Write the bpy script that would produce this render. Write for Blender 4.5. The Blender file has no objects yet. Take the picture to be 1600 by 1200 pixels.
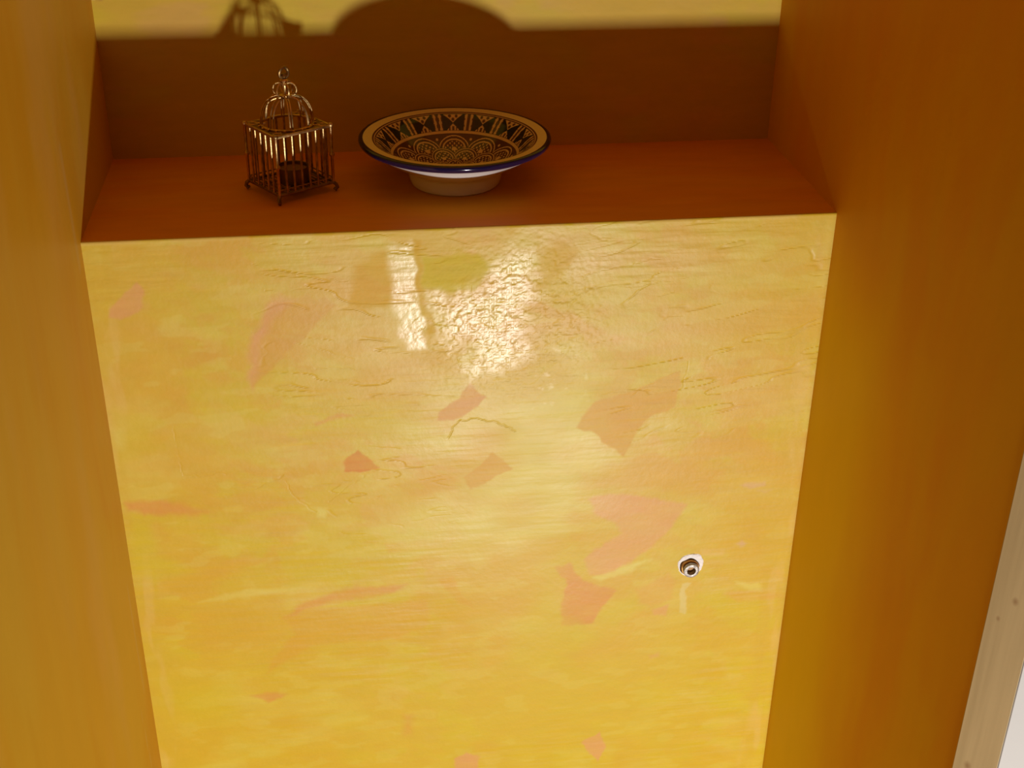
import bpy, bmesh, math
import numpy as np
from mathutils import Vector, Matrix, Quaternion
from math import sin, cos, pi, radians

sc = bpy.context.scene
COL = sc.collection

# ------------------------------------------------------------------ camera
W, D = 0.88, 0.2822                 # alcove width, ledge depth (metres); ledge front edge is z = 0, y = 0
cam = bpy.data.cameras.new('camera')
cam.sensor_fit = 'HORIZONTAL'; cam.sensor_width = 36.0; cam.lens = 2090.08 / 1600 * 36.0
cam.clip_start = 0.05
camo = bpy.data.objects.new('camera', cam); COL.objects.link(camo)
PITCH, ROLL, YAW = 0.498662, 0.0118067, 0.135445
_f = Vector((sin(YAW) * cos(PITCH), cos(YAW) * cos(PITCH), -sin(PITCH)))
_r = Vector((cos(YAW), -sin(YAW), 0)); _u = _r.cross(_f)
_r2 = cos(ROLL) * _r + sin(ROLL) * _u; _u2 = -sin(ROLL) * _r + cos(ROLL) * _u
m = Matrix((_r2, _u2, -_f)).transposed().to_4x4(); m.translation = Vector((0.29312, -1.441444, 0.582167))
camo.matrix_world = m
sc.camera = camo

# ------------------------------------------------------------------ light
sc.view_settings.view_transform = 'Standard'; sc.view_settings.look = 'None'
sc.view_settings.exposure = 0.0; sc.view_settings.gamma = 1.0
world = bpy.data.worlds.new('room'); sc.world = world; world.use_nodes = True
_bg = world.node_tree.nodes['Background']
_bg.inputs['Color'].default_value = (1.0, 0.48, 0.22, 1); _bg.inputs['Strength'].default_value = 0.035


def area(name, loc, target, sx, sy, power, color):
    l = bpy.data.lights.new(name, 'AREA'); l.shape = 'RECTANGLE'; l.size = sx; l.size_y = sy
    l.energy = power; l.color = color
    o = bpy.data.objects.new(name, l); COL.objects.link(o)
    o.location = loc; o.rotation_euler = (Vector(target) - Vector(loc)).to_track_quat('-Z', 'Y').to_euler()
    return o


# low light standing in the room behind the viewer, below the height of the ledge
area('low_lamp', (0.82, -2.30, -1.345), (0.45, 0, -0.25), 0.15, 0.15, 57.0, (1.0, 0.955, 0.92))

# ------------------------------------------------------------------ helpers


def link(name, me, mat=None, parent=None):
    o = bpy.data.objects.new(name, me); COL.objects.link(o)
    if mat: me.materials.append(mat)
    if parent: o.parent = parent
    return o


def tag(o, label=None, cat=None, group=None, kind=None):
    if label: o['label'] = label
    if cat: o['category'] = cat
    if group: o['group'] = group
    if kind: o['kind'] = kind
    return o


def empty(name, loc, rz=0.0):
    o = bpy.data.objects.new(name, None); COL.objects.link(o)
    o.empty_display_size = 0.03; o.location = loc; o.rotation_euler = (0, 0, rz)
    return o


class MB:
    """collects shapes and links them as one mesh"""
    def __init__(self): self.bm = bmesh.new()

    def box(self, c, s, bev=0.0, rot=None):
        r = bmesh.ops.create_cube(self.bm, size=1.0)
        vs = r['verts']
        for v in vs:
            p = Vector((v.co.x * s[0], v.co.y * s[1], v.co.z * s[2]))
            if rot: p = rot @ p
            v.co = p + Vector(c)
        if bev > 0:
            es = list({e for v in vs for e in v.link_edges})
            bmesh.ops.bevel(self.bm, geom=es, offset=bev, segments=2, affect='EDGES', profile=0.5)
        return self

    def tube(self, pts, r, n=8, closed=False, caps=True):
        pts = [Vector(p) for p in pts]; rs = r if isinstance(r, (list, tuple)) else [r] * len(pts)
        k = len(pts); rings = []; nrm = None
        for i, p in enumerate(pts):
            if closed: t = pts[(i + 1) % k] - pts[i - 1]
            else: t = pts[min(i + 1, k - 1)] - pts[max(i - 1, 0)]
            t.normalize()
            if nrm is None:
                nrm = t.orthogonal().normalized()
            else:
                nrm = nrm - t * nrm.dot(t)
                nrm = nrm.normalized() if nrm.length > 1e-6 else t.orthogonal().normalized()
            b = t.cross(nrm)
            rings.append([self.bm.verts.new(p + rs[i] * (cos(2 * pi * j / n) * nrm + sin(2 * pi * j / n) * b)) for j in range(n)])
        segs = k if closed else k - 1
        for i in range(segs):
            a, b2 = rings[i], rings[(i + 1) % k]
            off = 0
            if closed and i == segs - 1:
                off = min(range(n), key=lambda o: sum((a[j].co - b2[(j + o) % n].co).length for j in range(n)))
            for j in range(n):
                self.bm.faces.new((a[j], a[(j + 1) % n], b2[(j + 1 + off) % n], b2[(j + off) % n]))
        if caps and not closed:
            self.bm.faces.new(list(reversed(rings[0]))); self.bm.faces.new(rings[-1])
        return self

    def lathe(self, prof, c=(0, 0, 0), n=32, axis='Z', closed=False):
        def P(r, z, a):
            if axis == 'Z': return Vector((c[0] + r * cos(a), c[1] + r * sin(a), c[2] + z))
            return Vector((c[0] + r * cos(a), c[1] - z, c[2] + r * sin(a)))   # axis -Y
        rings = []
        for r, z in prof:
            if r < 1e-7: rings.append([self.bm.verts.new(P(0, z, 0))])
            else: rings.append([self.bm.verts.new(P(r, z, 2 * pi * j / n)) for j in range(n)])
        pairs = list(zip(rings[:-1], rings[1:]))
        if closed: pairs.append((rings[-1], rings[0]))
        for a, b in pairs:
            for j in range(n):
                j2 = (j + 1) % n
                if len(a) == 1 and len(b) == 1: continue
                if len(a) == 1: self.bm.faces.new((a[0], b[j2], b[j]))
                elif len(b) == 1: self.bm.faces.new((a[j], a[j2], b[0]))
                else: self.bm.faces.new((a[j], a[j2], b[j2], b[j]))
        return self

    def build(self, name, mat, parent=None, smooth=True):
        bmesh.ops.recalc_face_normals(self.bm, faces=self.bm.faces[:])
        me = bpy.data.meshes.new(name); self.bm.to_mesh(me); self.bm.free()
        if smooth:
            me.polygons.foreach_set('use_smooth', [True] * len(me.polygons))
            me.set_sharp_from_angle(angle=radians(40))
        return link(name, me, mat, parent)


# ---------- value noise on arrays
def _hash(ix, iy, seed):
    h = (ix.astype(np.int64) * 374761393 + iy.astype(np.int64) * 668265263 + seed * 1442695041) & 0xffffffff
    h = ((h ^ (h >> 13)) * 1274126177) & 0xffffffff
    h = (h ^ (h >> 16)) & 0xffffffff
    return h / 4294967295.0


def vnoise(x, y, seed=0):
    ix = np.floor(x); iy = np.floor(y); fx = x - ix; fy = y - iy
    fx = fx * fx * (3 - 2 * fx); fy = fy * fy * (3 - 2 * fy)
    a = _hash(ix, iy, seed); b = _hash(ix + 1, iy, seed); c = _hash(ix, iy + 1, seed); d = _hash(ix + 1, iy + 1, seed)
    return (a * (1 - fx) + b * fx) * (1 - fy) + (c * (1 - fx) + d * fx) * fy


def fbm(x, y, seed=0, octs=4):
    s = 0.0; a = 0.5; t = 0.0
    for k in range(octs):
        s = s + a * vnoise(x * 2 ** k + 17.3 * k, y * 2 ** k + 5.1 * k, seed + k * 31); t += a; a *= 0.55
    return s / t


def smooth(a, b, x):
    t = np.clip((x - a) / (b - a), 0, 1); return t * t * (3 - 2 * t)


def poly_sd(x, y, poly):
    """signed distance to a polygon, negative inside"""
    d = np.full(x.shape, 1e9); ins = np.zeros(x.shape, bool); n = len(poly)
    for i in range(n):
        ax, ay = poly[i]; bx, by = poly[(i + 1) % n]
        ex, ey = bx - ax, by - ay; L = ex * ex + ey * ey + 1e-12
        t = np.clip(((x - ax) * ex + (y - ay) * ey) / L, 0, 1)
        d = np.minimum(d, np.hypot(x - ax - t * ex, y - ay - t * ey))
        c = ((ay > y) != (by > y)) & (x < (bx - ax) * (y - ay) / (by - ay + 1e-12) + ax)
        ins ^= c
    return np.where(ins, -d, d)


def line_d(x, y, pts):
    d = np.full(x.shape, 1e9)
    for (ax, ay), (bx, by) in zip(pts[:-1], pts[1:]):
        ex, ey = bx - ax, by - ay; L = ex * ex + ey * ey + 1e-12
        t = np.clip(((x - ax) * ex + (y - ay) * ey) / L, 0, 1)
        d = np.minimum(d, np.hypot(x - ax - t * ex, y - ay - t * ey))
    return d

# brushed patches on the front panel: colour, opacity, edge, gloss, outline (x, z in metres)
PATCHES = [
  ('cream',0.55,0.022,-1,[(0.5001,-0.2472),(0.5786,-0.2245),(0.6062,-0.2999),(0.6374,-0.3273),(0.5831,-0.3491),(0.5668,-0.4345),(0.4869,-0.4667),(0.4263,-0.4233),(0.4392,-0.3644),(0.495,-0.3337),(0.467,-0.3047),(0.4852,-0.2811)]),
  ('cream',0.4,0.03,-1,[(0.3903,-0.213),(0.4357,-0.1625),(0.5044,-0.1823),(0.5436,-0.1318),(0.5927,-0.1713),(0.5468,-0.2502),(0.4642,-0.2727),(0.4155,-0.2976),(0.3821,-0.2673)]),
  ('orange',0.35,0.02,-1,[(0.2924,-0.0538),(0.3441,-0.0416),(0.3431,-0.1417),(0.391,-0.1757),(0.383,-0.2234),(0.3306,-0.2364),(0.2998,-0.1863)]),
  ('orange',0.35,0.006,0.3,[(0.5181,-0.0324),(0.5568,-0.0244),(0.571,-0.0348),(0.5555,-0.0563),(0.5215,-0.0847),(0.5187,-0.0645)]),
  ('amber',0.9,0.003,-1,[(0.2317,-0.079),(0.2486,-0.0752),(0.2566,-0.0818),(0.2679,-0.0793),(0.2811,-0.093),(0.2575,-0.1131),(0.2393,-0.1343),(0.2094,-0.1583),(0.1879,-0.1799),(0.1753,-0.1955),(0.1805,-0.1311),(0.1999,-0.0975)]),
  ('pink',0.85,0.006,-1,[(0.2155,-0.0736),(0.2316,-0.0806),(0.2137,-0.0983),(0.1984,-0.1163),(0.1867,-0.141),(0.1816,-0.1697),(0.1736,-0.1987),(0.1707,-0.1821),(0.175,-0.1467),(0.1813,-0.1216),(0.1973,-0.0943),(0.2068,-0.0793)]),
  ('pink',0.85,0.0025,-1,[(0.0544,-0.0521),(0.0611,-0.063),(0.0559,-0.084),(0.0467,-0.0927),(0.031,-0.0996),(0.0197,-0.0929),(0.0241,-0.0793),(0.0365,-0.0663)]),
  ('salmon',0.95,0.0015,0.15,[(0.2963,-0.2901),(0.3236,-0.3203),(0.2992,-0.3257),(0.2781,-0.326),(0.2792,-0.3047)]),
  ('salmon',0.7,0.006,-1,[(0.0041,-0.3469),(0.0565,-0.349),(0.0732,-0.3575),(0.1046,-0.369),(0.0805,-0.3725),(0.0249,-0.3682),(0.0054,-0.3595)]),
  ('orange',0.5,0.006,-1,[(0.0563,-0.3508),(0.1182,-0.3501),(0.1752,-0.3436),(0.1955,-0.3523),(0.1343,-0.3694),(0.0805,-0.3725)]),
  ('salmon',0.5,0.003,-1,[(0.2437,-0.2502),(0.2765,-0.2393),(0.294,-0.2415),(0.2672,-0.2483),(0.2449,-0.2544)]),
  ('lemon',0.55,0.012,-1,[(0.0062,-0.2181),(0.0662,-0.2353),(0.047,-0.2542),(0.0617,-0.2757),(0.0089,-0.2858),(0.0061,-0.2515)]),
  ('cream',0.4,0.008,-1,[(0.0032,-0.2412),(0.014,-0.2453),(0.0134,-0.2724),(0.0054,-0.2684)]),
  ('pink',0.8,0.002,0.3,[(0.4378,-0.2078),(0.4593,-0.2295),(0.4352,-0.2458),(0.4159,-0.2584),(0.3979,-0.2545),(0.3993,-0.2436),(0.421,-0.2285)]),
  ('tan',0.8,0.002,0.3,[(0.7001,-0.2044),(0.706,-0.2219),(0.7007,-0.2564),(0.6732,-0.2652),(0.6581,-0.2748),(0.6469,-0.2991),(0.6374,-0.3273),(0.6256,-0.312),(0.6062,-0.2999),(0.5963,-0.285),(0.5744,-0.28),(0.5799,-0.2627),(0.5946,-0.2428),(0.628,-0.2344),(0.6522,-0.2256),(0.673,-0.2131)]),
  ('tan',0.75,0.0015,0.3,[(0.4654,-0.3064),(0.4934,-0.3336),(0.4609,-0.3495),(0.4361,-0.3605),(0.4269,-0.3452),(0.4486,-0.3286)]),
  ('orange',0.5,0.01,-1,[(0.6636,-0.1128),(0.7967,-0.1163),(0.8745,-0.1006),(0.8795,-0.1403),(0.8015,-0.1628),(0.678,-0.1495)]),
  ('orange',0.4,0.012,-1,[(0.6413,-0.3719),(0.7247,-0.3668),(0.8524,-0.3423),(0.8733,-0.3814),(0.794,-0.4137),(0.6817,-0.4013)]),
  ('pink',0.75,0.004,-1,[(0.5941,-0.3884),(0.6353,-0.3802),(0.6878,-0.3954),(0.7277,-0.408),(0.7073,-0.443),(0.6828,-0.4724),(0.6543,-0.4939),(0.6286,-0.5117),(0.5989,-0.5132),(0.5912,-0.4846),(0.6196,-0.4594),(0.6419,-0.4456),(0.6313,-0.4293),(0.6014,-0.4116)]),
  ('salmon',0.7,0.003,-1,[(0.5522,-0.4932),(0.5718,-0.4909),(0.5892,-0.5204),(0.6367,-0.5408),(0.6212,-0.5682),(0.6055,-0.596),(0.5616,-0.5961),(0.5604,-0.5504),(0.5696,-0.5268)]),
  ('lemon',0.7,0.008,-1,[(0.618,-0.5721),(0.6641,-0.5515),(0.6755,-0.5732),(0.6395,-0.5992),(0.6157,-0.5969)]),
  ('lemon',0.7,0.008,-1,[(0.7493,-0.5591),(0.7896,-0.5502),(0.7926,-0.5838),(0.7613,-0.581)]),
  ('lemon',0.6,0.02,-1,[(0.498,-0.5943),(0.5432,-0.5245),(0.5644,-0.5755),(0.6198,-0.6142),(0.5399,-0.6752),(0.4718,-0.677)]),
  ('lemon',0.5,0.03,-1,[(0.5614,-0.4703),(0.6019,-0.5054),(0.5685,-0.4906),(0.5463,-0.5167),(0.5295,-0.4992)]),
  ('cream',0.7,0.004,-1,[(0.6024,-0.5175),(0.6545,-0.4979),(0.684,-0.4924),(0.6487,-0.5135),(0.6158,-0.5227)]),
  ('tan',0.6,0.005,-1,[(0.7903,-0.5586),(0.8346,-0.5542),(0.8783,-0.5748),(0.809,-0.5748)]),
  ('tan',0.6,0.005,-1,[(0.6668,-0.5394),(0.7091,-0.5187),(0.7168,-0.5315),(0.7156,-0.5643),(0.689,-0.5723),(0.6716,-0.5645)]),
  ('pink',0.7,0.003,-1,[(0.6894,-0.5786),(0.7128,-0.5724),(0.7106,-0.591),(0.6934,-0.5895)]),
  ('lilac',0.6,0.004,-1,[(0.7981,-0.4759),(0.806,-0.4706),(0.8151,-0.4773),(0.8054,-0.4825)]),
  ('pink',0.5,0.004,-1,[(0.6874,-0.6594),(0.701,-0.6542),(0.7033,-0.6632),(0.6913,-0.6664)]),
  ('cream',0.6,0.004,-1,[(0.8041,-0.5412),(0.8407,-0.5464),(0.8439,-0.5612),(0.8207,-0.553)]),
  ('blush',0.6,0.004,-1,[(0.7534,-0.4822),(0.7838,-0.4847),(0.7813,-0.4945),(0.7543,-0.4943)]),
  ('lilac',0.5,0.003,-1,[(0.7958,-0.3808),(0.83,-0.3776),(0.8305,-0.3825),(0.8013,-0.3868)]),
  ('lilac',0.4,0.003,-1,[(0.8214,-0.3902),(0.8417,-0.3948),(0.832,-0.3971)]),
  ('pink',0.85,0.002,-1,[(0.5963,-0.8146),(0.6241,-0.7967),(0.6361,-0.8262),(0.6248,-0.8558)]),
  ('pink',0.85,0.003,-1,[(0.4129,-0.8241),(0.4304,-0.8144),(0.4479,-0.8235),(0.446,-0.8754),(0.4124,-0.8714)]),
  ('greycream',0.6,0.0015,-1,[(0.7289,-0.5367),(0.7424,-0.5358),(0.7364,-0.5455),(0.7397,-0.5895),(0.7293,-0.5886),(0.7281,-0.5572)]),
  ('salmon',0.6,0.005,-1,[(0.2736,-0.5047),(0.3529,-0.5058),(0.3141,-0.5222),(0.2567,-0.5251),(0.1856,-0.5486),(0.2092,-0.5268)]),
  ('orange',0.65,0.004,-1,[(0.1856,-0.5486),(0.2244,-0.5361),(0.378,-0.534),(0.3804,-0.5749),(0.3342,-0.5954),(0.2207,-0.5969),(0.1734,-0.6297),(0.1565,-0.6407),(0.1683,-0.6125),(0.1997,-0.5743)]),
  ('cream',0.5,0.004,-1,[(0.0796,-0.5111),(0.1396,-0.4968),(0.2236,-0.4984),(0.1636,-0.5068),(0.101,-0.513)]),
  ('orange',0.35,0.01,-1,[(0.0692,-0.5219),(0.1881,-0.513),(0.1977,-0.5578),(0.1689,-0.6042),(0.0814,-0.5874)]),
  ('salmon',0.65,0.004,-1,[(0.1342,-0.6767),(0.1575,-0.6706),(0.1797,-0.6793),(0.156,-0.6898)]),
  ('lemon',0.75,0.01,-1,[(0.011,-0.3696),(0.0339,-0.375),(0.0369,-0.4269),(0.0755,-0.4604),(0.0288,-0.4716),(0.0007,-0.4539)]),
  ('lemon',0.6,0.02,-1,[(0.1364,-0.4617),(0.2599,-0.4645),(0.3059,-0.4879),(0.196,-0.4901),(0.1222,-0.4836)]),
  ('lemon',0.5,0.03,-1,[(0.0107,-0.63),(0.1076,-0.6483),(0.1015,-0.7166),(0.0175,-0.7118)]),
  ('orange',0.6,0.003,-1,[(0.3236,-0.4353),(0.4146,-0.4389),(0.4176,-0.4507),(0.3293,-0.4511)]),
  ('orange',0.6,0.003,-1,[(0.3946,-0.5035),(0.414,-0.4972),(0.4234,-0.526),(0.446,-0.5564),(0.4168,-0.5375),(0.3977,-0.5117)]),
  ('cream',0.6,0.004,-1,[(0.2402,-0.3763),(0.252,-0.3809),(0.2484,-0.3917),(0.2379,-0.3891)]),
  ('cream',0.45,0.02,-1,[(0.3089,-0.4114),(0.403,-0.3666),(0.4495,-0.4036),(0.4494,-0.4727),(0.354,-0.4647)]),
  ('salmon',0.45,0.01,-1,[(0.3434,-0.7341),(0.3536,-0.7352),(0.351,-0.7709),(0.3407,-0.7698)]),
  ('lemon2',0.8,0.004,0.05,[(0.3824,-0.0337),(0.4499,-0.0343),(0.4635,-0.0496),(0.4453,-0.0784),(0.4178,-0.0821),(0.3815,-0.0753)]),
  ('tan',0.35,0.008,0.3,[(0.3478,0.0013),(0.4949,-0.0),(0.4906,-0.0167),(0.3824,-0.0313),(0.3761,-0.0141),(0.3451,-0.0128)]),
  ('gloss',1,0.005,.86,[(0.3417,-0.015),(0.3716,-0.0163),(0.3827,-0.1233),(0.3844,-0.1544),(0.3611,-0.1583),(0.3466,-0.1062),(0.3437,-0.0563)]),
  ('orange',0.5,0.003,0.15,[(0.3728,-0.0116),(0.3805,-0.0155),(0.3825,-0.0779),(0.3889,-0.1033),(0.401,-0.132),(0.3894,-0.1365),(0.3808,-0.1079),(0.3752,-0.0726)]),
  (None,1,0.02,.80,[(0.3847,-0.083),(0.4178,-0.0846),(0.4499,-0.0787),(0.4704,-0.045),(0.4907,-0.0312),(0.5182,-0.0349),(0.5191,-0.0846),(0.5033,-0.1143),(0.5067,-0.1797),(0.4735,-0.1912),(0.4378,-0.1998),(0.4334,-0.1467),(0.4123,-0.1585),(0.4033,-0.1347),(0.39,-0.1033)]),
  ('orange',0.5,0.005,0.2,[(0.302,-0.0397),(0.3403,-0.0246),(0.3449,-0.086),(0.3332,-0.0979),(0.2971,-0.0961)]),
]
CRACKS = [
  [(0.4255,-0.2563),(0.4497,-0.2584),(0.4739,-0.2655),(0.4813,-0.2739),(0.4935,-0.278)],
  [(0.4255,-0.2563),(0.4182,-0.2669),(0.4084,-0.283)],
  [(0.0739,-0.2425),(0.0809,-0.3118),(0.0981,-0.3148)],
  [(0.1186,-0.3465),(0.1541,-0.3474),(0.1761,-0.3329),(0.2006,-0.3222)],
  [(0.0777,-0.3151),(0.133,-0.3173)],
  [(0.2031,-0.3295),(0.2134,-0.3536),(0.2358,-0.3809)],
  [(0.2548,-0.3677),(0.2864,-0.341),(0.3143,-0.325)],
  [(0.1992,-0.0697),(0.2435,-0.0688),(0.2854,-0.0647)],
  [(0.1855,-0.0358),(0.2446,-0.0506),(0.2939,-0.0621)],
  [(0.2555,-0.148),(0.2947,-0.1632)],
  [(0.2511,-0.1738),(0.3228,-0.1812)],
  [(0.2647,-0.1877),(0.3077,-0.1969)],
  [(0.5627,-0.0249),(0.5944,-0.0248),(0.6292,-0.0278)],
  [(0.5729,-0.0671),(0.6132,-0.0565),(0.6714,-0.0498)],
  [(0.6148,-0.088),(0.6616,-0.0807),(0.7028,-0.0764)],
  [(0.6334,-0.1048),(0.6893,-0.0948)],
  [(0.5736,-0.086),(0.6083,-0.075)],
  [(0.3596,-0.1298),(0.3808,-0.1079)],
  [(0.364,-0.1377),(0.3827,-0.1259)],
  [(0.3475,-0.0762),(0.3859,-0.0793)],
  [(0.6329,-0.2399),(0.6672,-0.2196),(0.7001,-0.2044)],
  [(0.7115,-0.1915),(0.7083,-0.2324)],
  [(0.6618,-0.1322),(0.7007,-0.1277)],
]

# ------------------------------------------------------------------ materials


def mat(name, color, rough=0.5, metal=0.0, spec=0.5, bump=0.0, bscale=200.0, var=0.0, vscale=40.0):
    m = bpy.data.materials.new(name); m.use_nodes = True
    nt = m.node_tree; b = nt.nodes['Principled BSDF']
    b.inputs['Base Color'].default_value = (*color, 1); b.inputs['Roughness'].default_value = rough
    b.inputs['Metallic'].default_value = metal; b.inputs['Specular IOR Level'].default_value = spec
    tc = nt.nodes.new('ShaderNodeTexCoord')
    if var > 0:
        n = nt.nodes.new('ShaderNodeTexNoise'); n.inputs['Scale'].default_value = vscale; n.inputs['Detail'].default_value = 5
        nt.links.new(tc.outputs['Object'], n.inputs['Vector'])
        mr = nt.nodes.new('ShaderNodeMapRange'); mr.inputs['From Min'].default_value = 0.3; mr.inputs['From Max'].default_value = 0.7
        mr.inputs['To Min'].default_value = 1 - var; mr.inputs['To Max'].default_value = 1 + var
        nt.links.new(n.outputs['Fac'], mr.inputs['Value'])
        mx = nt.nodes.new('ShaderNodeVectorMath'); mx.operation = 'SCALE'; mx.inputs[0].default_value = color
        nt.links.new(mr.outputs['Result'], mx.inputs['Scale']); nt.links.new(mx.outputs['Vector'], b.inputs['Base Color'])
    if bump > 0:
        n = nt.nodes.new('ShaderNodeTexNoise'); n.inputs['Scale'].default_value = bscale; n.inputs['Detail'].default_value = 4
        nt.links.new(tc.outputs['Object'], n.inputs['Vector'])
        bp = nt.nodes.new('ShaderNodeBump'); bp.inputs['Strength'].default_value = bump; bp.inputs['Distance'].default_value = 0.002
        nt.links.new(n.outputs['Fac'], bp.inputs['Height']); nt.links.new(bp.outputs['Normal'], b.inputs['Normal'])
    return m


def plaster_mat(name, streak, rough=(0.56, 0.27), spec=(0.14, 0.6), bump=0.5, var=0.05):
    """waxed plaster: pigment, gloss and relief come from the mesh, fine grain from noise"""
    m = bpy.data.materials.new(name); m.use_nodes = True
    nt = m.node_tree; N = nt.nodes; L = nt.links; b = N['Principled BSDF']
    ap = N.new('ShaderNodeAttribute'); ap.attribute_name = 'pigment'
    ag = N.new('ShaderNodeAttribute'); ag.attribute_name = 'gloss'
    ar = N.new('ShaderNodeAttribute'); ar.attribute_name = 'relief'
    tc = N.new('ShaderNodeTexCoord')
    mp = N.new('ShaderNodeMapping'); mp.inputs['Scale'].default_value = streak; L.new(tc.outputs['Object'], mp.inputs['Vector'])
    n1 = N.new('ShaderNodeTexNoise'); n1.inputs['Scale'].default_value = 1.0; n1.inputs['Detail'].default_value = 6; n1.inputs['Roughness'].default_value = 0.6
    L.new(mp.outputs['Vector'], n1.inputs['Vector'])
    mr = N.new('ShaderNodeMapRange'); mr.inputs['From Min'].default_value = 0.3; mr.inputs['From Max'].default_value = 0.7
    mr.inputs['To Min'].default_value = 1 - var; mr.inputs['To Max'].default_value = 1 + var
    L.new(n1.outputs['Fac'], mr.inputs['Value'])
    vm = N.new('ShaderNodeVectorMath'); vm.operation = 'SCALE'
    L.new(ap.outputs['Color'], vm.inputs[0]); L.new(mr.outputs['Result'], vm.inputs['Scale'])
    L.new(vm.outputs['Vector'], b.inputs['Base Color'])
    for sock, (lo, hi) in (('Roughness', rough), ('Specular IOR Level', spec)):
        q = N.new('ShaderNodeMapRange'); q.inputs['To Min'].default_value = lo; q.inputs['To Max'].default_value = hi
        L.new(ag.outputs['Fac'], q.inputs['Value']); L.new(q.outputs['Result'], b.inputs[sock])
    # relief: fine pebbling + brush marks + the modelled cracks
    n2 = N.new('ShaderNodeTexNoise'); n2.inputs['Scale'].default_value = 130; n2.inputs['Detail'].default_value = 3
    L.new(tc.outputs['Object'], n2.inputs['Vector'])
    ma = N.new('ShaderNodeMath'); ma.operation = 'MULTIPLY_ADD'
    L.new(n1.outputs['Fac'], ma.inputs[0]); ma.inputs[1].default_value = 0.18
    mf = N.new('ShaderNodeMath'); mf.operation = 'MULTIPLY'; mf.inputs[1].default_value = 0.4; L.new(n2.outputs['Fac'], mf.inputs[0]); L.new(mf.outputs[0], ma.inputs[2])
    mb = N.new('ShaderNodeMath'); mb.operation = 'ADD'; L.new(ma.outputs[0], mb.inputs[0]); L.new(ar.outputs['Fac'], mb.inputs[1])
    bp = N.new('ShaderNodeBump'); bp.inputs['Strength'].default_value = bump; bp.inputs['Distance'].default_value = 0.0012
    L.new(mb.outputs[0], bp.inputs['Height']); L.new(bp.outputs['Normal'], b.inputs['Normal'])
    return m


C3 = {k: np.array(v) for k, v in dict(
    ochre=(0.615, 0.415, 0.026), orange=(0.62, 0.352, 0.022), lemon=(0.585, 0.46, 0.012), lemon2=(0.58, 0.47, 0.03), cream=(0.67, 0.60, 0.125),
    tan=(0.635, 0.355, 0.048), pink=(0.655, 0.335, 0.10), salmon=(0.63, 0.25, 0.052), lilac=(0.62, 0.38, 0.22), blush=(0.67, 0.46, 0.11),
    amber=(0.605, 0.335, 0.025), greycream=(0.66, 0.58, 0.22), white=(0.85, 0.80, 0.72)).items()}

M_panel = plaster_mat('waxed_yellow_plaster', (20, 20, 60), var=.03)
M_side = plaster_mat('waxed_orange_plaster', (26, 26, 9), bump=0.25, spec=(.06, .2), var=.02)
M_back = plaster_mat('yellow_plaster_back', (14, 14, 60), bump=0.25)
M_ledge = plaster_mat('ledge_plaster', (12, 60, 60), bump=0.25)


def grid_wall(name, mat_, fn, us, vs, paint, hole=None, kind='structure'):
    """a wall as a fine grid; fn maps (u, v) to points; paint gives pigment, gloss, relief per vertex"""
    U, V = np.meshgrid(us, vs); nu, nv = len(us), len(vs)
    pts = np.stack(fn(U, V), -1).reshape(-1, 3).astype(np.float32)
    idx = np.arange(nu * nv).reshape(nv, nu)
    q = np.stack([idx[:-1, :-1], idx[:-1, 1:], idx[1:, 1:], idx[1:, :-1]], -1).reshape(-1, 4)
    if hole is not None:
        hx, hy, hr = hole
        inside = (np.hypot(U - hx, V - hy) < hr).reshape(-1)
        q = q[~inside[q].any(1)]
        # pull the ragged rim back to the circle
        rim = np.hypot(U - hx, V - hy).reshape(-1)
    pig, gl, rel = paint(U, V)
    me = bpy.data.meshes.new(name)
    me.vertices.add(len(pts)); me.vertices.foreach_set('co', pts.ravel())
    me.loops.add(q.size); me.loops.foreach_set('vertex_index', q.ravel().astype(np.int32))
    me.polygons.add(len(q)); me.polygons.foreach_set('loop_start', np.arange(0, q.size, 4, dtype=np.int32))
    me.polygons.foreach_set('loop_total', np.full(len(q), 4, np.int32))
    me.update(calc_edges=True)
    a = me.attributes.new('pigment', 'FLOAT_COLOR', 'POINT')
    a.data.foreach_set('color', np.concatenate([np.clip(pig, 0, 1), np.ones(pig.shape[:2] + (1,))], -1).astype(np.float32).ravel())
    for nm, arr in (('gloss', gl), ('relief', rel)):
        a = me.attributes.new(nm, 'FLOAT', 'POINT'); a.data.foreach_set('value', np.broadcast_to(arr, U.shape).astype(np.float32).ravel())
    me.polygons.foreach_set('use_smooth', np.ones(len(q), bool))
    o = link(name, me, mat_); o['kind'] = kind
    return o


def lerp(p, c, w): return p * (1 - w[..., None]) + c * w[..., None]


def wash(U, V, base, tones, su, sv, seed):
    """layers of thin colour wash brushed along one direction"""
    p = np.broadcast_to(base, U.shape + (3,)).copy()
    wu = U + 0.03 * (fbm(U * 9, V * 9, seed + 5, 2) - .5); wv = V + 0.03 * (fbm(U * 9, V * 9, seed + 6, 2) - .5)
    for k, (c, lo, hi, op, s) in enumerate(tones):
        n = fbm(wu * su * s, wv * sv * s, seed + 101 * k, 4)
        p = lerp(p, c, op * smooth(lo, hi, n))
    return p


HOLE = (0.7371, -0.5089)


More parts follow.
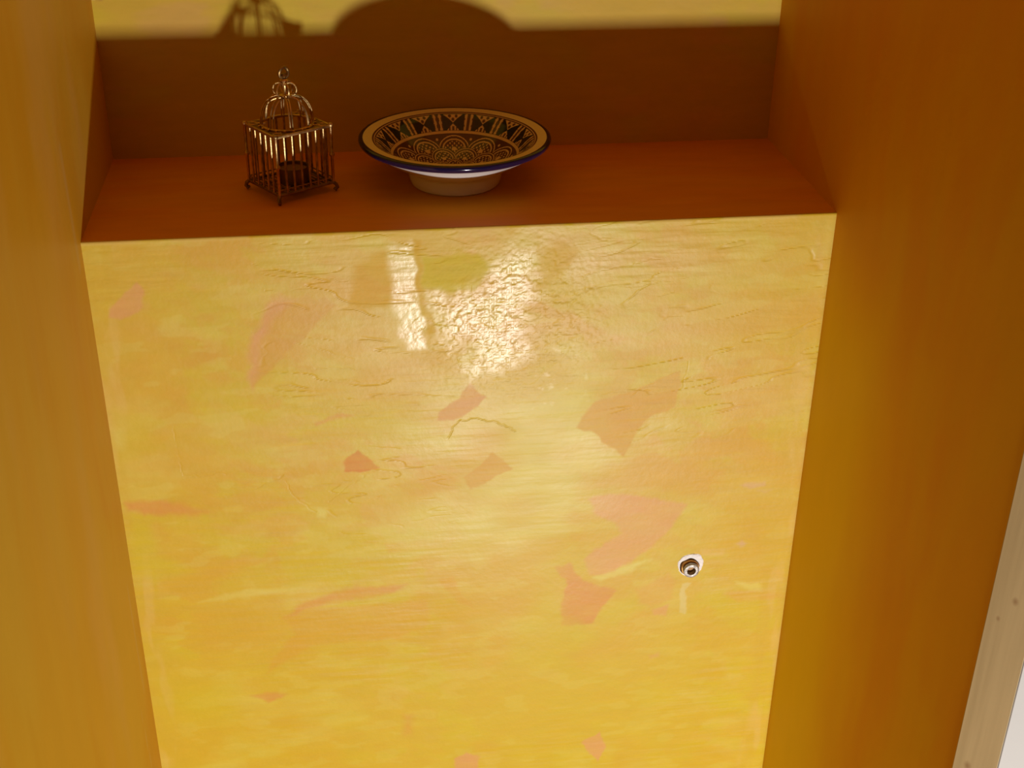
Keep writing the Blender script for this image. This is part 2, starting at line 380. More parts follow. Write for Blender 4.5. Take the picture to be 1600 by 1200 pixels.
def paint_panel(U, V):
    p = wash(U, V, C3['ochre'], [(C3['orange'], .42, .66, .6, 1.0), (C3['lemon'], .48, .70, .5, 1.15), (C3['cream'], .52, .74, .4, 1.9)], 4.5, 9, 3)
    # broader dabs laid on with a loose wrist
    p2 = wash(U + .35 * V, V, C3['ochre'], [(C3['orange'], .44, .62, .8, 1.0), (C3['lemon'], .46, .60, .75, 1.2), (C3['blush'], .54, .68, .4, 2.0), (C3['orange'], .5, .62, .5, 2.6), (C3['lemon'], .54, .66, .5, 3.1)], 7, 10, 903)
    mixw = .25 + .55 * smooth(.38, .62, fbm(U * 6, V * 7, 19, 3))
    p = lerp(p, p2, mixw)
    # short visible brush ends
    n = fbm(U * 22, V * 60, 29, 3); p = lerp(p, C3['orange'], .22 * smooth(.56, .68, n)); p = lerp(p, C3['cream'], .2 * smooth(.42, .32, n))
    # upper part is creamier, the foot more yellow
    n = fbm(U * 5, V * 9, 77, 3)
    p = lerp(p, C3['lemon'], .35 * smooth(-.3, -.75, V + .3 * (n - .5)))
    # brushed vertical margins in the corners
    nv = fbm(U * 60, V * 5, 55, 3)
    mg = np.maximum(smooth(.055, .02, W - U), smooth(.05, .015, U))
    p = lerp(p, C3['ochre'] * .96, .55 * mg * smooth(.3, .6, nv)); p = lerp(p, C3['blush'], .4 * mg * smooth(.56, .7, fbm(U * 50, V * 9, 56, 3)))
    gl = .42 + .3 * (fbm(U * 12, V * 20, 91, 3) - .5)
    wx = U + .009 * (fbm(U * 60, V * 60, 11, 4) - .5); wy = V + .009 * (fbm(U * 70, V * 70, 12, 3) - .5)
    GN = fbm(U * 75, V * 75, 51, 4)
    for ck, op, soft, g, poly in PATCHES:
        sd = poly_sd(wx, wy, poly)
        w = smooth(soft, -soft, sd)
        tex = .75 + .5 * (fbm(U * 30, V * 90, 21, 3) - .2)
        if ck in C3: p = lerp(p, C3[ck], np.clip(op * w * tex, 0, 1))
        if g >= 0:
            if ck not in C3: w = smooth(soft, -soft, sd + (.030 if ck is None else .009) * (GN - .5))
            gl = gl * (1 - w) + g * w
    # polished flecks scattered round the polished patch
    gl = np.maximum(gl, .55 * smooth(.45, .85, fbm(U * 120, V * 150, 52, 4)) * smooth(.17, .04, np.hypot(U - .52, (V + .17) * .8)) * smooth(.1, .3, gl))
    # ring of bare white plaster left by the pipe
    d = np.hypot(U - HOLE[0], (V - HOLE[1])) + .006 * (fbm(U * 160, V * 160, 8, 3) - .5)
    rel = .5 * (fbm(U * 14, V * 130, 31, 3) - .5) * smooth(.35, .6, fbm(U * 6, V * 8, 32, 2)) * 2
    for k, c in enumerate(CRACKS):
        dd = line_d(wx, wy, c); s = 1.0 if k < 2 else .4; brk = np.maximum(smooth(.30, .6, fbm(U * 60, V * 60, 61 + k, 2)), .8 if k < 2 else 0)
        rel = rel - .6 * s * brk * smooth(.0015, .0002, dd); p = lerp(p, C3['orange'] * .85, .2 * s * brk * smooth(.0015, .0003, dd))
    # fine brush scratches, nearly level, tilting up to the right on that side
    for k, (tilt, zone) in enumerate(((.16, smooth(.50, .70, U) * smooth(-.33, -.26, V)), (-.10, smooth(.16, .24, U) * smooth(.48, .38, U) * smooth(-.26, -.2, V)),
                                      (.02, smooth(.2, .3, U) * smooth(.45, .35, U) * smooth(-.27, -.31, V) * smooth(-.46, -.4, V)))):
        n_ = fbm(U * 13 + 3 * k, (V - tilt * U) * 62, 81 + k, 2)
        ln = smooth(.035, .004, np.abs(n_ - .52)) * smooth(.42, .62, fbm(U * 22, V * 40, 86 + k, 3)) * zone
        rel = rel - .55 * ln; p = lerp(p, C3['orange'] * .9, .16 * ln); p = lerp(p, C3['cream'], .14 * zone * smooth(.52, .62, n_))
    # pitted rough zone under the polish
    rel = rel + 1.3 * (fbm(U * 190, V * 230, 41, 2) - .5) * smooth(.16, .05, np.hypot((U - .49) * 1.0, V + .12))
    # worn pale front edge of the ledge
    e = smooth(.006, .0015, -V) * smooth(.35, .55, fbm(U * 25, V * 0, 71, 3))
    p = lerp(p, C3['blush'] * 1.02, .7 * e)
    return p, np.clip(gl, 0, 1), rel


def axis(a, b, step): return np.linspace(a, b, max(2, int(round(abs(b - a) / step)) + 1))


FLOOR_Z, CEIL_Z, FRONT_Y = -2.05, 0.9, -0.5705
# the front panel below the ledge: fine where it shows, coarse down to the floor
panel_v = np.concatenate([axis(FLOOR_Z, -1.0, .05)[:-1], axis(-1.0, -0.0025, .0014), [-.0012, -.0004, 0]])
HR = 0.0135
grid_wall('wall_front', M_panel,
          lambda U, V: (U, .0022 * (1 - np.sqrt(np.clip(1 - (1 - np.clip(-V / .0025, 0, 1)) ** 2, 0, 1))), V),
          axis(0, W, .0014), panel_v, paint_panel, hole=(HOLE[0], HOLE[1], HR))


def paint_ledge(U, V):
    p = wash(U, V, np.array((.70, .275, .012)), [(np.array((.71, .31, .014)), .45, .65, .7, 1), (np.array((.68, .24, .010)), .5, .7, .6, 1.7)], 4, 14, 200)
    return p, .45, 0 * U


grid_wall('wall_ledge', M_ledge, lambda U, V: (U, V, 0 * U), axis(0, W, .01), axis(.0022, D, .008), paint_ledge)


def paint_back(U, V):
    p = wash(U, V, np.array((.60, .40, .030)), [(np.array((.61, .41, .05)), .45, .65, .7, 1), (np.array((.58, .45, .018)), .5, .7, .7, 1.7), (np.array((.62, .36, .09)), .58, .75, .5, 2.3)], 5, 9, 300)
    # chip of bare plaster high in the left corner
    d = np.hypot((U - .003) / .5, V - .2105) + .003 * (fbm(U * 200, V * 200, 9, 2) - .5)
    p = lerp(p, C3['white'], smooth(.0075, .005, d))
    d = np.hypot((U - .0095) / 1.0, V - .211) + .003 * (fbm(U * 200, V * 200, 19, 2) - .5)
    p = lerp(p, np.array((.33, .12, .05)), smooth(.0075, .005, d))
    return p, .3, 0 * U


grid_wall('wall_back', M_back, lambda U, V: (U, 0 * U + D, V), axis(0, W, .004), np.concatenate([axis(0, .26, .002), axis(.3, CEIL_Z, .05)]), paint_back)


def paint_left(U, V):    # U = y, V = z
    p = wash(U, V, np.array((.62, .345, .020)), [(np.array((.62, .385, .03)), .38, .66, .6, 1), (np.array((.64, .375, .07)), .46, .72, .5, 1.4), (np.array((.60, .295, .008)), .46, .72, .5, 1.7)], 7, 2.0, 400)
    for pts, w_ in (([(-.075, -.62), (-.06, -.75), (-.05, -.9)], .003), ([(-.04, -.45), (-.036, -.62)], .004), ([(-.03, .12), (-.025, -.02)], .012)):
        p = lerp(p, np.array((.60, .40, .10)), .6 * smooth(w_, 0, line_d(U, V, pts) + .004 * (fbm(U * 60, V * 12, 45, 2) - .5)))
    return p, .25, .4 * (fbm(U * 30, V * 8, 47, 3) - .5)


def paint_right(U, V):
    Ur = U + .25 * V * smooth(-.1, -.6, U) * .6
    p = wash(Ur, V, np.array((.71, .35, .005)), [(np.array((.71, .42, .004)), .42, .70, .6, 1), (np.array((.69, .285, .005)), .42, .72, .6, 1.3), (np.array((.70, .295, .006)), .48, .72, .45, 2.0)], 7, 2.2, 500)
    # yellower below ledge height, strengthening towards the front panel
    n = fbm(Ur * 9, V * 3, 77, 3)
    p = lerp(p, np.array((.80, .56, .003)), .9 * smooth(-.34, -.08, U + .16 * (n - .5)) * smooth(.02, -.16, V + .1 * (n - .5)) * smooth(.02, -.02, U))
    return p, .25, .3 * (fbm(Ur * 50, V * 6, 57, 3) - .5)


side_v = np.concatenate([axis(FLOOR_Z, -1.0, .05)[:-1], axis(-1.0, .45, .006), axis(.5, CEIL_Z, .05)])
grid_wall('wall_left', M_side, lambda U, V: (0 * U, U, V), axis(-.66, D, .005), side_v, paint_left)
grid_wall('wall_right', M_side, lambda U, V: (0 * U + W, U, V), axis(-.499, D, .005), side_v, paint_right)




grid_wall('ceiling', M_back, lambda U, V: (U, V, 0 * U + CEIL_Z), axis(0, W, .05), axis(FRONT_Y, D, .05), lambda U, V: (wash(U, V, np.array((.72, .25, .02)), [(np.array((.72, .30, .03)), .4, .6, .7, 1)], 4, 4, 600), .3, 0 * U))  # unseen ceiling, added in an orange chosen to bounce red onto the ledge
M_floor = mat('terracotta_floor', (.5, .16, .06), .6, var=.15)
MB().box((W / 2, -.6, FLOOR_Z - .03), (2.4, 3.2, .06)).build('floor', M_floor, smooth=False)['kind'] = 'structure'

# pale wooden trim that ends the right wall, and the white room wall beyond it
M_wood = bpy.data.materials.new('pale_pine'); M_wood.use_nodes = True
nt = M_wood.node_tree; b = nt.nodes['Principled BSDF']; b.inputs['Roughness'].default_value = .55
tc = nt.nodes.new('ShaderNodeTexCoord'); mp = nt.nodes.new('ShaderNodeMapping'); mp.inputs['Scale'].default_value = (60, 60, 2.5)
nz = nt.nodes.new('ShaderNodeTexNoise'); nz.inputs['Scale'].default_value = 1.5; nz.inputs['Detail'].default_value = 6
cr = nt.nodes.new('ShaderNodeValToRGB'); cr.color_ramp.elements[0].position = .3; cr.color_ramp.elements[0].color = (.39, .28, .125, 1)
cr.color_ramp.elements[1].position = .7; cr.color_ramp.elements[1].color = (.49, .36, .17, 1)
nt.links.new(tc.outputs['Object'], mp.inputs['Vector']); nt.links.new(mp.outputs['Vector'], nz.inputs['Vector'])
nt.links.new(nz.outputs['Fac'], cr.inputs['Fac'])
# small knots
prev = None
for kp, ks in (((.8929, -.5181, -.1837), 1.0), ((.8861, -.5078, -.2107), 1.5), ((.8880, -.5106, -.3953), .8), ((.8905, -.5145, .02), 1.0), ((.8870, -.509, -.62), 1.1)):
    v1 = nt.nodes.new('ShaderNodeVectorMath'); v1.operation = 'SUBTRACT'; v1.inputs[1].default_value = kp; nt.links.new(tc.outputs['Object'], v1.inputs[0])
    v2 = nt.nodes.new('ShaderNodeVectorMath'); v2.operation = 'MULTIPLY'; v2.inputs[1].default_value = (ks, ks, ks * .7); nt.links.new(v1.outputs[0], v2.inputs[0])
    v3 = nt.nodes.new('ShaderNodeVectorMath'); v3.operation = 'LENGTH'; nt.links.new(v2.outputs[0], v3.inputs[0])
    if prev is None: prev = v3.outputs['Value']
    else:
        mn = nt.nodes.new('ShaderNodeMath'); mn.operation = 'MINIMUM'; nt.links.new(prev, mn.inputs[0]); nt.links.new(v3.outputs['Value'], mn.inputs[1]); prev = mn.outputs[0]
kr = nt.nodes.new('ShaderNodeMapRange'); kr.inputs['From Min'].default_value = .0008; kr.inputs['From Max'].default_value = .0040; kr.inputs['To Min'].default_value = .3; nt.links.new(prev, kr.inputs['Value'])
mx = nt.nodes.new('ShaderNodeMix'); mx.data_type = 'RGBA'; mx.inputs['A'].default_value = (.24, .13, .05, 1)
nt.links.new(kr.outputs['Result'], mx.inputs['Factor']); nt.links.new(cr.outputs['Color'], mx.inputs['B']); nt.links.new(mx.outputs['Result'], b.inputs['Base Color'])
m_ = MB(); foot = [(W - .0006, -.4980), (W - .0006, -.4990), (W + .0236, -.5350), (W + .0242, -.5350), (W + .0242, -.4980)]   # splayed face towards the room
lo = [m_.bm.verts.new((x, y, FLOOR_Z)) for x, y in foot]; hi = [m_.bm.verts.new((x, y, CEIL_Z)) for x, y in foot]
m_.bm.faces.new(lo); m_.bm.faces.new(hi[::-1])
for k in range(5): m_.bm.faces.new((lo[k], lo[(k + 1) % 5], hi[(k + 1) % 5], hi[k]))
m_.build('trim_1', M_wood, smooth=False)['kind'] = 'structure'
M_white = mat('white_wall_paint', (.54, .52, .48), .7, bump=.1, bscale=60)
MB().box((W + .0245 + .4, -.4865, (FLOOR_Z + CEIL_Z) / 2), (.8, .1, CEIL_Z - FLOOR_Z), .002).build('wall_outer_right', M_white)['kind'] = 'structure'

MB().box((-.402, -.61, (FLOOR_Z + CEIL_Z) / 2), (.8, .1, CEIL_Z - FLOOR_Z), .002).build('wall_outer_left', M_white)['kind'] = 'structure'

# ------------------------------------------------------------------ capped pipe end in its hole
M_gyps = mat('bare_gypsum', (.86, .84, .80), .85, bump=.6, bscale=350, var=.06, vscale=200)
M_rust = mat('brown_sealant', (.42, .20, .035), .5, bump=.4, bscale=300, var=.3, vscale=150)
M_steel = mat('dull_steel', (.72, .70, .67), .28, metal=1.0, bump=.2, bscale=300, var=.15, vscale=200)
pipe = tag(empty('pipe_outlet', (HOLE[0], 0, HOLE[1])), 'small steel pipe end in a hole ringed with white plaster in the yellow wall', 'pipe')
rng = np.random.RandomState(4)
bm = MB(); n = 72; rings = []
outer = [.0185 + .0028 * (fbm(np.array([cos(a) * 2.2 + 9]), np.array([sin(a) * 2.2 + 4]), 5, 3)[0] - .5) * 2 + .004 * max(0, cos(a - .75)) ** 4 - .003 * max(0, cos(a + 2.2)) ** 2 for a in np.linspace(0, 2 * pi, n, endpoint=False)]
for k, (f, y) in enumerate(((1.0, .0004), (.97, -.0006), (.88, -.0011), (0, -.0008), (-1, .004))):
    ring = []
    for j in range(n):
        a = 2 * pi * j / n
        if f > 0: r = outer[j] * f
        else: r = {0: HR + .0003, -1: HR - .0006, -2: HR - .001}[f] + .0005 * sin(5 * a + 1)
        ring.append(bm.bm.verts.new((r * cos(a), y + (.0003 * sin(7 * a + k) if 0 < k < 4 else 0), r * sin(a) + .001 * (f > 0))))
    rings.append(ring)
for a_, b_ in zip(rings[:-1], rings[1:]):
    for j in range(n): bm.bm.faces.new((a_[j], a_[(j + 1) % n], b_[(j + 1) % n], b_[j]))
bm.build('plaster_ring', M_gyps, pipe)
MB().lathe([(HR - .0002, -.0025), (HR - .0008, -.02), (HR - .001, -.034), (0, -.035)], n=40, axis='Y').build('hole_lining', M_rust, pipe)
pc = (.0006, 0, -.0006)
M_chrome = mat('worn_chrome', (.34, .32, .29), .5, metal=.8, bump=.5, bscale=260, var=.35, vscale=200)
M_oldbrass = mat('brown_brass', (.50, .27, .06), .42, metal=.6, bump=.3, bscale=250, var=.3, vscale=150)
MB().lathe([(.0122, -.03), (.0122, -.001), (.0122, .0035), (.0118, .0042), (.0105, .0044), (.0100, .004), (.0100, -.03)], c=pc, n=40, axis='Y').build('pipe_sleeve', M_oldbrass, pipe)
MB().lathe([(.0056, .000), (.0056, .0098), (.0062, .0108), (.0088, .0112), (.0104, .0106), (.0109, .0094), (.0107, .0080), (.0109, .0068), (.0107, .0056), (.0103, .0050), (.0098, .0046), (.0098, .000)], c=pc, n=40, axis='Y').build('pipe_end', M_chrome, pipe)
MB().lathe([(.0057, .004), (.004, .0035), (0, .0035)], c=pc, n=24, axis='Y').build('pipe_plug', M_rust, pipe)

# ------------------------------------------------------------------ painted bowl
BX, BY = 0.4355, 0.1535
M_bowl = bpy.data.materials.new('glazed_ceramic'); M_bowl.use_nodes = True
nt = M_bowl.node_tree; b = nt.nodes['Principled BSDF']; b.inputs['Roughness'].default_value = .12; b.inputs['Specular IOR Level'].default_value = .5
a = nt.nodes.new('ShaderNodeAttribute'); a.attribute_name = 'glaze'; nt.links.new(a.outputs['Color'], b.inputs['Base Color'])
CREAM = np.array((.80, .73, .60)); WHITE = np.array((.86, .82, .76)); BLUE = np.array((.010, .006, .035)); NAVY = np.array((.010, .016, .030)); BROWN = np.array((.10, .045, .035))
BEIGE = np.array((.70, .53, .40))


def bowl_paint(r, th):
    """inside decoration; th measured clockwise from the wall side"""
    p = np.broadcast_to(CREAM, r.shape + (3,)).copy()
    put = lambda c, mask: p.__setitem__(mask, c)
    put(BROWN, (r < .1020) & (r > .1003)); put(BEIGE, (r <= .1003) & (r > .0992))
    # wall band: 14 dark fields with toothed triangles, divided by beaded pairs of strips
    band = (r <= .0992) & (r > .0795)
    N = 14; t0 = radians(16.5)
    f = np.mod((th - t0) / (2 * pi / N) + .5, 1) - .5      # 0 on a divider
    v = (r - .0795) / (.0992 - .0795)                        # 0 at inner ring, 1 at rim
    put(NAVY, band)
    put(BROWN, band & (np.abs(f) < .15))
    put(BEIGE, band & (np.abs(np.abs(f) - .085) < .036 + .008 * np.sin(v * 18)))
    put(BROWN, band & (np.abs(f) < .03))
    g = np.abs(np.mod(f + 1, 1) - .5)                       # 0 at field centre
    tri = band & (g < .30 * (v - .42) / .5) & (v < .93)
    put(BEIGE, tri)
    for gu, gv in ((.1, .8), (-.1, .8), (0, .6)):
        gs = np.mod(f + 1, 1) - .5
        put(BROWN, tri & ((gs - gu) ** 2 / .0022 + (v - gv) ** 2 / .010 < 1))
    tri2 = band & (g < .24 * (1 - v / .38)) & (v > .03)
    put(BEIGE, tri2); put(BROWN, tri2 & (np.sin(g * 60 + .5) > .35) & (v < .24))
    put(BROWN, band & ((v < .04) | (v > .95)))
    # ring, then the scale pattern on the floor of the bowl
    put(BEIGE, (r <= .0795) & (r > .0768))
    fl = r <= .0768
    put(BROWN, fl)
    x = r * np.sin(th); y = r * np.cos(th)
    for row, (rc, half, long, ph, NN) in enumerate(((.0570, .0190, .0175, 4, 10), (.0420, .0155, .0165, 22, 10), (.0270, .0105, .0140, 4, 10), (.0135, .0062, .0100, 22, 10))):
        if row == 0:      # outer, half seen scales behind
            for k in range(NN):
                a_ = radians(ph + 18 + 360 / NN * k); cx, cy = .0705 * sin(a_), .0705 * cos(a_)
                put(BEIGE, fl & (np.hypot(x - cx, y - cy) < .0016))
        for k in range(NN):
            a_ = radians(ph + 360 / NN * k); ux, uy = sin(a_), cos(a_)
            lx = x * uy - y * ux; ly = x * ux + y * uy - rc
            w = half * np.where(ly > 0, 1, np.clip(1 + .55 * ly / long, .3, 1))
            e = np.sqrt((lx / w) ** 2 + (ly / long) ** 2)
            hw = 1.0
            put(BROWN, fl & (e < 1.06)); put(BEIGE, fl & (e < 1.0) & (e > .93)); put(BEIGE, fl & (e <= .79) & (e > .69))
            inn = fl & (e <= .64)
            put(BEIGE, inn & (np.sin(lx * 1050 + 1) * np.sin(ly * 1050 + k) + .35 * np.sin(lx * 2300 + k) > .42))
            put(BEIGE, inn & (np.hypot(lx, ly) < half * .16))
    c = fl & (r < .011)
    put(BROWN, c); put(BEIGE, c & (np.mod(th, 2 * pi / 8) < .35) & (r > .003))
    return p


def build_bowl():
    # inside profile centre -> rim, then over the lip and down the outside
    ins = [(0, .0105), (.02, .0112), (.04, .0155), (.06, .0255), (.070, .0325), (.0768, .0385), (.0795, .0405), (.086, .0470), (.092, .0530), (.0992, .0582), (.103, .0592), (.110, .0600), (.1150, .0606)]
    lip = [(.1172, .0605), (.1188, .0592), (.1192, .0574), (.1186, .0550), (.1170, .0532)]
    out = [(.1130, .0512), (.1060, .0475), (.0960, .0415), (.0850, .0345), (.0750, .0285), (.0660, .0235), (.0605, .0205), (.0592, .0190), (.0585, .0150), (.0574, .0080), (.0556, .0022), (.0540, .0004), (.0525, .0), (.0500, .0), (.0490, .0012), (.0480, .007), (.03, .0075), (0, .0075)]

    def dens(pts, step):
        P = [np.array(pts[0])]
        for a_, b_ in zip(pts[:-1], pts[1:]):
            a_, b_ = np.array(a_), np.array(b_); k = max(1, int(np.linalg.norm(b_ - a_) / step))
            for i in range(1, k + 1): P.append(a_ + (b_ - a_) * i / k)
        return np.array(P)

    def smoothp(P, it, keep=()):
        for _ in range(it):
            Q = P.copy(); Q[1:-1] = (P[:-2] + 2 * P[1:-1] + P[2:]) / 4; P = Q
        return P
    A = smoothp(dens(ins, .00055), 12); B = dens(lip, .0008); C = smoothp(dens(out, .0012), 1)
    prof = np.concatenate([A, B, C]); prof[0, 0] = 1e-5; prof[-1, 0] = 1e-5
    n = 720
    th = np.linspace(0, 2 * pi, n, endpoint=False)
    R, T = prof[:, 0][:, None], th[None, :]
    X = R * np.sin(T); Y = R * np.cos(T); Z = np.broadcast_to(prof[:, 1][:, None], X.shape)
    pts = np.stack([X, Y, Z], -1).reshape(-1, 3)
    idx = np.arange(len(prof) * n).reshape(len(prof), n); nx = np.roll(idx, -1, 1)
    q = np.stack([idx[:-1], idx[1:], nx[1:], nx[:-1]], -1).reshape(-1, 4)
    me = bpy.data.meshes.new('bowl')
    me.vertices.add(len(pts)); me.vertices.foreach_set('co', pts.astype(np.float32).ravel())
    me.loops.add(q.size); me.loops.foreach_set('vertex_index', q.ravel().astype(np.int32))
    me.polygons.add(len(q)); me.polygons.foreach_set('loop_start', np.arange(0, q.size, 4, dtype=np.int32)); me.polygons.foreach_set('loop_total', np.full(len(q), 4, np.int32))
    me.update(calc_edges=True)
    Rf = np.broadcast_to(R, X.shape); Tf = np.broadcast_to(T, X.shape)
    col = np.empty(X.shape + (3,)); col[:] = WHITE
    na, nb = len(A), len(B)
    col[:na] = bowl_paint(Rf[:na], Tf[:na])
    lipm = (Rf[:na] > .1135); col[:na][lipm] = BLUE
    col[na:na + nb] = BLUE
    cm = (Rf[na + nb:] > .1125); col[na + nb:][cm] = BLUE
    a_ = me.attributes.new('glaze', 'FLOAT_COLOR', 'POINT')
    a_.data.foreach_set('color', np.concatenate([col, np.ones(X.shape + (1,))], -1).astype(np.float32).ravel())
    me.polygons.foreach_set('use_smooth', np.ones(len(q), bool))
    o = link('bowl', me, M_bowl); o.location = (BX, BY, .0)
    return o


tag(build_bowl(), 'wide shallow ceramic bowl with blue rim and dark painted pattern inside, on the ledge', 'bowl')

# ------------------------------------------------------------------ birdcage lantern
M_brass = mat('tarnished_brass', (.55, .37, .15), .40, metal=1.0, bump=.15, bscale=400, var=.35, vscale=120)
M_dark = mat('dark_brass', (.26, .16, .06), .45, metal=1.0, bump=.2, bscale=400, var=.3, vscale=120)
cage = tag(empty('birdcage_lantern', (.2324, .1444, 0), .5793), 'small square brass birdcage lantern with domed top, on the ledge left of the bowl', 'lantern')
w, d, zb, zt = .0768, .0700, .0115, .083
hx, hy = w / 2, d / 2
corners = [(-hx, -hy), (hx, -hy), (hx, hy), (-hx, hy)]
# base: frame and the rods of its floor
m_ = MB()
for (a_, c_) in zip(corners, corners[1:] + corners[:1]):
    m_.tube([(*a_, zb), (*c_, zb)], .0021, 8)
m_.build('base_frame', M_dark, cage)
m_ = MB()
for k in range(1, 13):
    x = -hx + w * k / 13; m_.tube([(x, -hy, zb + .001), (x, hy, zb + .001)], .00135, 6)
for y in (-hy * .4, hy * .4): m_.tube([(-hx, y, zb - .0012), (hx, y, zb - .0012)], .0012, 6)
m_.build('floor_grille', M_dark, cage)
# scrolled feet under the corners
for (x, y) in corners:
    sx, sy = (1 if x > 0 else -1), (1 if y > 0 else -1)
    o = Vector((sx, sy, 0)).normalized()
    P = [Vector((x, y, zb)), Vector((x, y, 0)) + o * .0035 + Vector((0, 0, zb * .75)), Vector((x, y, 0)) + o * .0045 + Vector((0, 0, .0052)), Vector((x, y, 0)) + o * .0025 + Vector((0, 0, .0026)),
         Vector((x, y, 0)) - o * .0002 + Vector((0, 0, .0040))]
    m_ = MB().tube(P, [.0022, .0024, .0025, .0026, .0016], 8)
    m_.build('foot', M_dark, cage)
# corner posts with a bead at half height
for (x, y) in corners:
    MB().lathe([(0, zb - .001), (.0018, zb), (.0018, .044), (.0030, .0455), (.0034, .047), (.0030, .0485), (.0018, .050), (.0018, zt - .002), (.0032, zt), (.0034, zt + .0017), (.0022, zt + .0035), (0, zt + .0040)], c=(x, y, 0), n=12).build('corner_post', M_brass, cage)
# top frame
m_ = MB()
for (a_, c_) in zip(corners, corners[1:] + corners[:1]):
    m_.box(((a_[0] + c_[0]) / 2, (a_[1] + c_[1]) / 2, zt), (abs(a_[0] - c_[0]) + .0032, abs(a_[1] - c_[1]) + .0032, .0034), .0006)
m_.build('top_frame', M_brass, cage)
# bars on the four sides, each a rod of its own
NB = {0: 6, 1: 5, 2: 6, 3: 5}
for s_ in range(4):
    a_, c_ = Vector((*corners[s_], 0)), Vector((*corners[(s_ + 1) % 4], 0))
    for k in range(1, NB[s_] + 1):
        p = a_.lerp(c_, k / (NB[s_] + 1))
        MB().tube([(p.x, p.y, zb), (p.x, p.y, zt)], .00145, 8).build('bar', M_brass, cage)
# low rail round the cage
m_ = MB()
for s_ in range(4):
    a_, c_ = corners[s_], corners[(s_ + 1) % 4]
    m_.tube([(*a_, zb + .006), (*c_, zb + .006)], .0009, 6)
m_.build('rail', M_dark, cage)
# roof: pierced plate with a rosette of scrolls round the dome
R0 = .0315
m_ = MB()
m_.tube([(R0 * cos(t), R0 * sin(t), zt + .0022) for t in np.linspace(0, 2 * pi, 49)[:-1]], .0015, 8, closed=True)
m_.build('dome_ring', M_brass, cage)
m_ = MB(); ra, rb = [], []
for k in range(48):
    t = 2 * pi * k / 48; ct, st = cos(t), sin(t); s = min(hx / max(abs(ct), 1e-6), hy / max(abs(st), 1e-6))
    for L_, r_ in ((ra, R0), (rb, s)):
        L_.append([m_.bm.verts.new((r_ * ct, r_ * st, zt + dz)) for dz in (.0004, .0012)])
for k in range(48):
    k2 = (k + 1) % 48
    for q_ in ((ra[k][1], rb[k][1], rb[k2][1], ra[k2][1]), (ra[k][0], ra[k2][0], rb[k2][0], rb[k][0]), (ra[k][0], ra[k][1], ra[k2][1], ra[k2][0]), (rb[k][0], rb[k2][0], rb[k2][1], rb[k][1])):
        m_.bm.faces.new(q_)
m_.build('roof_plate', M_dark, cage)
m_ = MB()
for sx in (-1, 1):
    for sy in (-1, 1):
        c_ = Vector((sx * (hx - .0075), sy * (hy - .0075), zt + .001))
        m_.tube([c_ + Vector((.0050 * cos(t), .0050 * sin(t), 0)) for t in np.linspace(0, 2 * pi, 17)[:-1]], .0010, 6, closed=True)
        o = Vector((sx, sy, 0)).normalized()
        m_.tube([(o.x * .026, o.y * .026, zt + .001), (o.x * .040, o.y * .040, zt + .001)], .001, 6)
for k in range(20):
    t = 2 * pi * k / 20
    r_ = bmesh.ops.create_icosphere(m_.bm, subdivisions=1, radius=.0017, matrix=Matrix.Translation((.0345 * cos(t) * min(1, .99), .0330 * sin(t), zt + .002)))
m_.build('roof_rosettes', M_brass, cage)
# dome: eight doubled wires springing from the ring
zc = .1195
for k in range(8):
    t = 2 * pi * (k + .5) / 8
    m_ = MB()
    for off, rr, hh in ((-.0016, R0, zc), (.0016, R0 - .0012, zc - .0022)):
        pts = []
        for a_ in np.linspace(0, pi / 2, 13):
            rad = .005 + (rr - .005) * cos(a_) ** .75; z = zt + .002 + (hh - zt - .002) * sin(a_) ** .9
            pts.append((rad * cos(t) - off * sin(t), rad * sin(t) + off * cos(t), z))
        m_.tube(pts, .00095, 6)
    m_.build('dome_rib', M_brass, cage)
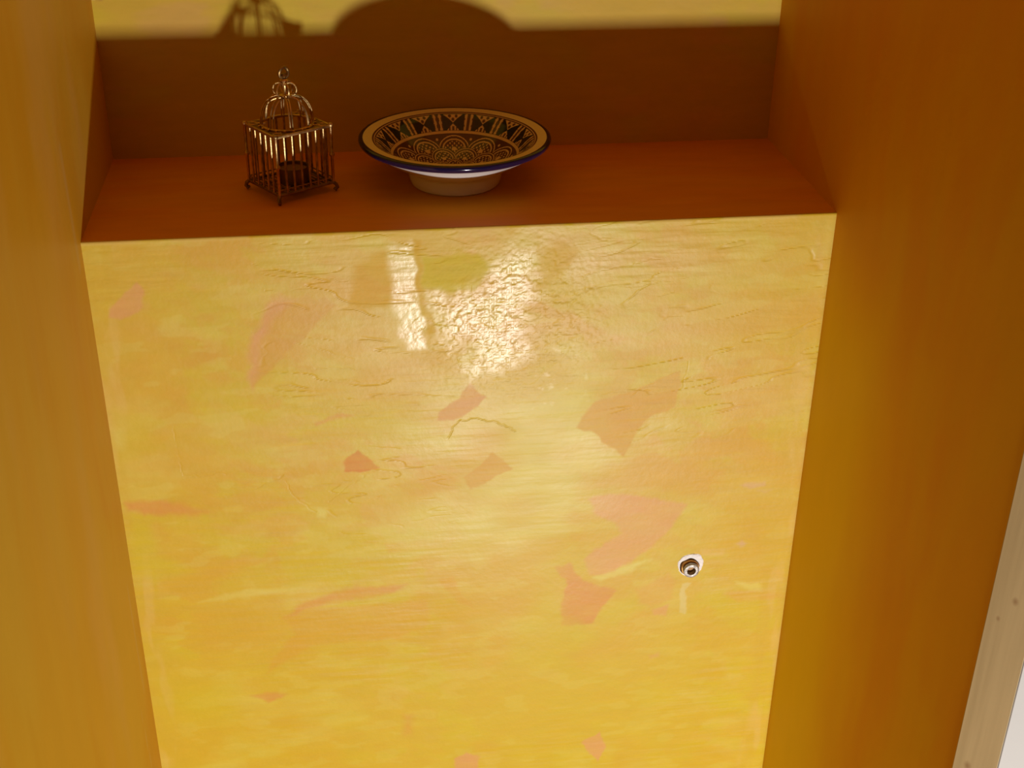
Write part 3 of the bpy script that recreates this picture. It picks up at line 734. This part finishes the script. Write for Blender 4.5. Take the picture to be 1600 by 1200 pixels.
# crown: collar, curled leaves, ring and ball
MB().lathe([(0, zc - .004), (.006, zc - .003), (.0075, zc - .001), (.0075, zc + .0005), (.004, zc + .002), (.0028, zc + .006), (.0028, zc + .014), (.0045, zc + .0165), (.0052, zc + .018), (.0035, zc + .0200), (0, zc + .0205)], n=16).build('crown_collar', M_brass, cage)
for k in range(6):
    t = 2 * pi * k / 6 + .3
    pts = []
    for a_ in np.linspace(0, 1, 12):
        ang = -pi / 2 + a_ * pi * 1.35; rad = .0085 + .0065 * cos(ang) - .0025 * a_; z = zc + .0075 + .0075 * sin(ang)
        pts.append((rad * cos(t), rad * sin(t), z))
    MB().tube(pts, [.0011] * 10 + [.0016, .0026], 6).build('crown_scroll', M_brass, cage)
m_ = MB().tube([(.0060 * cos(t), .0008 * sin(t * 2), zc + .0270 + .0062 * sin(t)) for t in np.linspace(0, 2 * pi, 25)[:-1]], .0019, 8, closed=True)
m_.build('hanging_ring', M_dark, cage)
MB().lathe([(0, .0), (.0030, .0006), (.0046, .0030), (.0030, .0054), (0, .0062)], c=(0, 0, zc + .0205), n=14).build('finial', M_dark, cage)

# tealight standing on the cage floor
M_tin = mat('dull_tin', (.22, .14, .08), .4, metal=1.0, bump=.1, var=.2)
M_wax = mat('cream_wax', (.26, .13, .055), .5)
M_wick = mat('wick', (.05, .04, .03), .9)
_off = Vector((.000, -.006, 0)); _off.rotate(Quaternion((0, 0, 1), .5793))
tl = tag(empty('tealight', (.2324 + _off.x, .1444 + _off.y, zb + .00235)), 'round tealight in a metal cup standing inside the birdcage lantern', 'candle')
MB().lathe([(0, 0), (.0178, 0), (.0186, .0008), (.0186, .0185), (.0192, .0190), (.0190, .0196), (.0180, .0190), (.0180, .0012), (0, .0012)], n=40).build('cup', M_tin, tl)
MB().lathe([(0, .0012), (.0179, .0012), (.0179, .0150), (.010, .0143), (0, .0143)], n=40).build('wax', M_wax, tl)
MB().tube([(0, 0, .014), (.0002, 0, .018), (.0008, .0003, .0205)], .0006, 6).build('wick', M_wick, tl)
